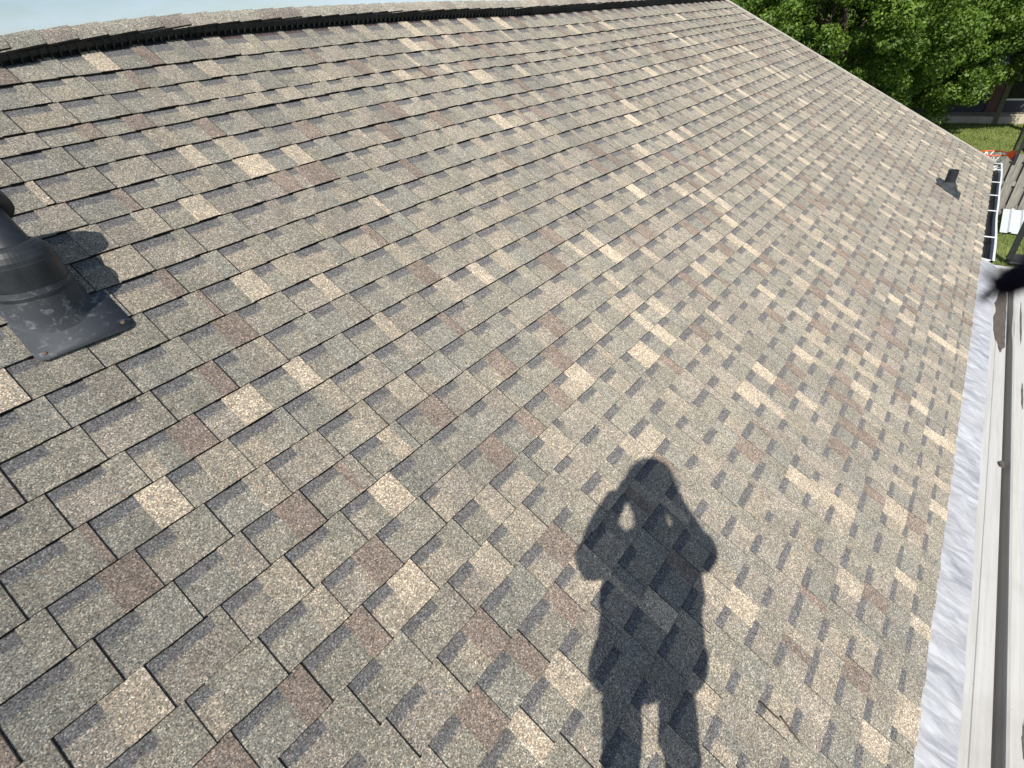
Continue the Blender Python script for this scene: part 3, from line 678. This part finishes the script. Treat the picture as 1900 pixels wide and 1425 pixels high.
# ------------------------------------------------------------------ trees
def leaves(centers, radii, per, size, name, mat, parent, squash=0.8, seed=1):
    r = np.random.default_rng(seed); cs = np.repeat(centers, per, 0); rs = np.repeat(radii, per)
    d = r.normal(size=(len(cs), 3)); d /= np.linalg.norm(d, axis=1)[:, None]; rad = rs*r.uniform(0.25, 1.0, len(cs))**0.6
    p = cs + d*rad[:, None]*np.array([1, 1, squash])
    n = d + r.normal(size=p.shape)*0.7 + np.array([0, 0, 0.5]); n /= np.linalg.norm(n, axis=1)[:, None]
    t = np.cross(n, r.normal(size=p.shape)); t /= np.linalg.norm(t, axis=1)[:, None]; b = np.cross(n, t)
    L = size*r.uniform(0.6, 1.25, len(p))[:, None]; Wd = L*r.uniform(0.30, 0.42, len(p))[:, None]
    q = np.stack([p - t*L*0.5, p + b*Wd*0.9 - t*L*0.08, p + t*L*0.5 + n*(-0.12)*L, p - b*Wd*0.9 - t*L*0.08], 1)
    me = bpy.data.meshes.new(name); k = len(p)
    me.vertices.add(k*4); me.vertices.foreach_set('co', q.ravel().astype(np.float32))
    me.loops.add(k*4); me.loops.foreach_set('vertex_index', np.arange(k*4, dtype=np.int32))
    me.polygons.add(k); me.polygons.foreach_set('loop_start', np.arange(0, k*4, 4, dtype=np.int32)); me.update(calc_edges=True); me.validate()
    return mesh_obj(name, me, mat, parent)
def tree(label, base, top, spread, crown_c, crown_r, ncl, per, size, mat, seed, cat='tree', clr=(0.35, 0.75)):
    r = np.random.default_rng(seed); root = empty('tree', base); tag(root, label, cat)
    base = Vector(base); m = MB(); h = top - base.z
    m.tube([base + Vector((0.05*math.sin(i*1.3+seed), 0.05*math.cos(i*1.7+seed), h*i/6)) for i in range(7)], [0.20*(1-0.11*i) for i in range(7)], 10); m.build('trunk', [M_BARK], root, smooth=True)
    cs = []
    while len(cs) < ncl:
        d = r.normal(size=3); d /= np.linalg.norm(d); rr_ = r.uniform(0.35, 1.0)**0.5
        p = np.array(crown_c) + d*rr_*np.array(crown_r)*(1 + 0.18*math.sin(3*d[0]+seed)*math.cos(4*d[1]+2*d[2]))
        cs.append(p)
    cs = np.array(cs); rad = r.uniform(clr[0], clr[1], ncl)
    for k in range(16):
        e = Vector(cs[k*(ncl//16)]); s_ = base + Vector((0, 0, h*r.uniform(0.35, 0.95))); md = (s_+e)/2 + Vector((0, 0, 0.25))
        m = MB(); m.tube([s_, md, e], [0.06, 0.035, 0.012], 7); m.build('limb', [M_BARK], root, smooth=True)
    leaves(cs, rad, per, size, 'crown', mat, root, 0.75, seed); return root
tree('broad green tree rising behind the sloping rake edge', (11.0, 1.0, 0), 5.6, 3.5, (10.6, 0.9, 4.15), (3.4, 3.3, 2.9), 430, 460, 0.085, M_LEAF, 3, clr=(0.25, 0.58))
tree('large leafy tree overhanging the low grey house', (14.9, -0.4, 0), 6.5, 3.5, (14.7, -1.15, 4.35), (2.5, 2.5, 3.15), 400, 400, 0.105, M_LEAF, 5, clr=(0.28, 0.62))
tree('olive green tree standing between the fence and the low house', (16.4, -4.7, 0), 5.0, 2.5, (16.3, -3.9, 4.25), (1.6, 1.6, 2.35), 190, 320, 0.10, M_LEAF2, 8, clr=(0.25, 0.55))
tree('dark tree behind the other trees past the ridge end', (19.0, 5.5, 0), 7.0, 4.0, (19.0, 5.5, 5.2), (4.5, 4.5, 4.0), 220, 220, 0.22, M_LEAF, 11)

# distant wood closing the view behind the trees
cs = []; rd = []
for k in range(420):
    a_ = RNG.uniform(-0.75, 0.42); d_ = RNG.uniform(40, 55); cs.append((-9+d_*math.cos(a_), -2.7+d_*math.sin(a_), RNG.uniform(0.3, 5.0))); rd.append(RNG.uniform(1.2, 2.4))
tag(leaves(np.array(cs), np.array(rd), 60, 0.6, 'distant_wood', M_LEAF, None, 0.9, 21), 'distant belt of dark green woodland behind the low house', 'woodland', kind='stuff')

# ------------------------------------------------------------------ the photographer, seen only by the shadow
SHD = Vector((SUN.x, SUN.y, 0)).normalized(); SD = Vector((SHD.y, -SHD.x, 0))
BASE = CAM - SHD*0.13; FZ = W(0, BASE.y/CA, 0).z
def B(s, g, h): return Vector((BASE.x, BASE.y, FZ)) + SD*s + SHD*g + Vector((0, 0, h))
def roofz(p): return W(0, p.y/CA, 0).z
person = empty('person', B(0.05, 0, 0)); tag(person, 'person in dark shirt and shorts holding up a phone, casting the shadow', 'person')
def remesh(o, vox):
    r = o.modifiers.new('remesh', 'REMESH'); r.mode = 'VOXEL'; r.voxel_size = vox; r.use_smooth_shade = True
    s_ = o.modifiers.new('smooth', 'SMOOTH'); s_.factor = 0.5; s_.iterations = 4
    return o
ftex = bpy.data.textures.new('cloth_folds', 'CLOUDS'); ftex.noise_scale = 0.075; ftex.noise_depth = 2
def folds(o):
    d_ = o.modifiers.new('folds', 'DISPLACE'); d_.texture = ftex; d_.strength = 0.028; d_.mid_level = 0.22; d_.texture_coords = 'GLOBAL'
    return o
b = MB(); SDt = tuple(SD)
footL = B(-0.02, 0.0, 0); footL.z = roofz(footL); footR = B(0.165, 0.0, 0); footR.z = roofz(footR)
b.tube([B(0.05, 0, 1.12), B(0.05, 0, 1.15), B(0.048, 0, 1.24), B(0.045, 0.005, 1.38), B(0.043, 0, 1.50), B(0.035, -0.005, 1.57)], [(0.11, 0.085), (0.14, 0.10), (0.122, 0.09), (0.140, 0.10), (0.135, 0.09), (0.07, 0.06)], 20, flat=SDt)
b.tube([B(0.035, 0, 1.52), B(0.025, 0.005, 1.62), B(0.015, 0.01, 1.72)], [0.062, 0.056, 0.055], 14)
b.tube([B(0.012, 0.025, 1.665), B(0.012, 0.022, 1.69), B(0.012, 0.015, 1.75), B(0.012, 0.0, 1.81), B(0.012, -0.005, 1.85), B(0.012, -0.005, 1.88), B(0.012, -0.005, 1.898)], [(0.02, 0.025), (0.045, 0.06), (0.066, 0.088), (0.076, 0.098), (0.074, 0.095), (0.055, 0.07), (0.012, 0.015)], 20, flat=SDt)
b.tube([B(0.012, 0.100, 1.80), B(0.012, 0.110, 1.765), B(0.012, 0.095, 1.752)], [0.008, 0.014, 0.010], 8)     # nose
for s_ in (-1, 1):
    b.tube([B(0.012+s_*0.076, -0.005, 1.815), B(0.012+s_*0.082, -0.012, 1.79), B(0.012+s_*0.076, -0.005, 1.76)], [0.010, 0.013, 0.008], 8)   # ears
armL = [B(-0.055, 0.0, 1.525), B(-0.110, 0.0, 1.50), B(-0.142, 0.02, 1.455), B(-0.125, 0.050, 1.555), B(-0.090, 0.085, 1.665)]
armR = [B(0.140, 0.0, 1.535), B(0.170, 0.0, 1.535), B(0.196, 0.02, 1.520), B(0.138, 0.050, 1.600), B(0.088, 0.085, 1.675)]
for arm in (armL, armR): b.tube(arm, [0.055, 0.050, 0.046, 0.044, 0.034], 14)
BV = Vector((mr[0][2], mr[1][2], mr[2][2])); RV = Vector((mr[0][0], mr[1][0], mr[2][0])); UVv = Vector((mr[0][1], mr[1][1], mr[2][1]))
PCN = CAM + BV*0.012 - UVv*0.012            # centre of the phone
for s_, wr in ((-1, armL[-1]), (1, armR[-1])):     # palms, four curled fingers and a thumb each
    pm = PCN + RV*(s_*0.088) + BV*0.022; b.tube([wr, pm], [(0.032, 0.022), (0.034, 0.018)], 12)
    for k, L in enumerate((0.030, 0.036, 0.034, 0.026)):
        f0 = UVv*(0.022 - k*0.016)
        b.tube([pm, pm + f0 + RV*(s_*0.010) - BV*0.006, PCN + RV*(s_*0.082) + f0 - BV*0.004, PCN + RV*(s_*(0.080-L*0.5)) + f0 - BV*0.008], [0.012, 0.0085, 0.008, 0.0065], 8)
    b.tube([pm, pm + UVv*0.020 + BV*0.004, PCN + RV*(s_*0.060) + UVv*0.020 + BV*0.012], [0.012, 0.010, 0.008], 8)
b.tube([PCN - RV*0.088 + BV*0.022, PCN - RV*0.084 + UVv*0.030 + BV*0.016, PCN - RV*0.070 + UVv*0.052 + BV*0.014], [0.020, 0.017, 0.012], 10)     # raised left forefinger
kneeL = (B(0.0, 0.0, 0)+Vector((0,0,0.50))); kneeR = B(0.150, 0.0, 0.47)
b.tube([B(-0.012, 0, 1.14), B(-0.008, 0, 0.95), B(-0.002, 0, 0.78), kneeL, footL+Vector((0,0,0.30)), footL+Vector((0,0,0.07))], [0.046, 0.034, 0.034, 0.038, 0.044, 0.034], 14)
b.tube([B(0.118, 0, 1.14), B(0.132, 0, 0.95), B(0.150, 0, 0.78), kneeR, footR+Vector((0,0,0.30)), footR+Vector((0,0,0.07))], [0.046, 0.034, 0.034, 0.038, 0.044, 0.034], 14)
remesh(b.build('body', [M_SKIN], person), 0.006)
sh = MB()
sh.tube([B(0.052, 0, 1.098), B(0.053, 0, 1.13), B(0.050, 0, 1.25), B(0.047, 0.005, 1.38), B(0.043, 0, 1.50), B(0.036, -0.005, 1.575), B(0.035, 0, 1.60)], [(0.154, 0.095), (0.152, 0.098), (0.140, 0.100), (0.142, 0.11), (0.142, 0.10), (0.085, 0.075), (0.066, 0.064)], 24, flat=SDt)
for arm in (armL, armR): sh.tube([arm[0]*1.0, arm[1], arm[2]*0.55+arm[1]*0.45, arm[2]], [0.066, 0.061, 0.060, 0.058], 14)
folds(remesh(sh.build('shirt', [M_SHIRT], person), 0.009))
st = MB()
st.tube([B(0.05, 0, 1.19), B(0.05, 0, 1.14), B(0.05, 0, 1.115)], [(0.145, 0.09), (0.146, 0.09), (0.13, 0.07)], 20, flat=SDt)
st.tube([B(-0.020, 0, 1.14), B(-0.012, 0, 1.04), B(-0.006, 0, 0.90), B(-0.002, 0, 0.78), B(0.0, 0, 0.60)], [0.060, 0.045, 0.042, 0.043, 0.048], 14)
st.tube([B(0.122, 0, 1.14), B(0.126, 0, 1.04), B(0.137, 0, 0.90), B(0.150, 0, 0.78), B(0.152, 0, 0.60)], [0.060, 0.046, 0.043, 0.043, 0.048], 14)
folds(remesh(st.build('shorts', [M_SHORT], person), 0.009))
hc = MB(); hc.lathe(B(0.012, -0.005, 1.808), UP, [(0.001, 0.112), (0.04, 0.106), (0.066, 0.088), (0.082, 0.055), (0.086, 0.02), (0.087, 0.0), (0.080, 0.0)], 24)
hc.build('cap', [M_CAP], person, smooth=True)
br = MB(); br.tube([B(0.012, -0.07, 1.822), B(0.012, -0.115, 1.812), B(0.012, -0.145, 1.800)], [(0.070, 0.004), (0.060, 0.004), (0.030, 0.003)], 16, flat=SDt); br.build('cap_brim', [M_CAP], person, smooth=True)
for s_ in (-1, 1):
    e_ = MB(); e_.lathe(B(0.012+s_*0.030, 0.074, 1.790), SHD, [(0.011, 0.0), (0.009, 0.006), (0.0005, 0.009)], 12); e_.build('eye', [simple('eye_dark', (0.05, 0.035, 0.03), 0.2, 0.5)], person, smooth=True)
mo = MB(); mo.tube([B(-0.012, 0.084, 1.715), B(0.012, 0.090, 1.713), B(0.036, 0.084, 1.715)], [0.003, 0.006, 0.003], 8); mo.build('mouth', [simple('lips', (0.30, 0.12, 0.10), 0.5, 0.3)], person, smooth=True)
for ft in (footL, footR):
    s_ = MB(); d_ = (SHD + Vector((0, 0, SHD.y*math.tan(PITCH)))).normalized()
    s_.tube([ft - d_*0.06 + Vector((0,0,0.045)), ft + Vector((0,0,0.055)), ft + d_*0.09 + Vector((0,0,0.042)), ft + d_*0.17 + Vector((0,0,0.032))], [0.036, 0.046, 0.044, 0.028], 14); s_.build('shoe', [M_SHOE], person, smooth=True)
# the phone, its lens at the camera's own place
bv = Vector((mr[0][2], mr[1][2], mr[2][2])); rv_ = Vector((mr[0][0], mr[1][0], mr[2][0])); uv_ = Vector((mr[0][1], mr[1][1], mr[2][1]))
pcn = CAM + bv*0.012 - rv_*0.0 - uv_*0.012
ph = empty('smartphone', pcn); tag(ph, 'black smartphone held sideways in both hands by the photographer', 'phone')
m = MB(); m.box(pcn, (0.075, 0.036, 0.004), (rv_, uv_, bv)); m.build('shell', [M_PHONE], ph, bevel=0.003)
m = MB(); m.box(pcn + bv*0.0044, (0.072, 0.033, 0.0004), (rv_, uv_, bv)); m.build('screen', [M_GLASS], ph)
# wrist strap swinging into the edge of the view
def cr_(px_, py_, d): return CAM + (rv_*((px_-950)/950) - uv_*((py_-712.5)/950) - bv)*d
D = 0.07
spt = [cr_(2080, 455, D), cr_(1985, 478, D), cr_(1930, 498, D), cr_(1890, 515, D), cr_(1862, 530, D), cr_(1848, 537, D)]
m = MB(); m.tube(spt, [0.0018, 0.0020, 0.0022, 0.0021, 0.0017, 0.0006], 14, flat=tuple(uv_))
st_o = empty('wrist_strap', spt[0]); tag(st_o, 'dark fuzzy strap end dangling out of focus over the white patio cover', 'strap')
m.build('cord', [M_CORD], st_o, smooth=True)
m = MB()
for k in range(70):
    t = random.uniform(0.3, 4.9); i = int(t); p = spt[i].lerp(spt[i+1], t-i); d_ = (rv_*random.uniform(-1, 1) + uv_*random.uniform(-1, 1) + bv*random.uniform(-1, 1)).normalized()
    m.tube([p, p + d_*0.0030 - rv_*0.0010], [0.0002, 0.0001], 4)
m.tube([spt[-1], cr_(1830, 549, D), cr_(1812, 562, D)], [0.00040, 0.00035, 0.0002], 6)
m.build('frayed_threads', [M_CORD], st_o)
m = MB(); m.tube([spt[0], cr_(2200, 520, D*0.75), pcn + rv_*0.074 + bv*0.002], [0.0010]*3, 8); m.build('loop', [M_CORD], st_o)
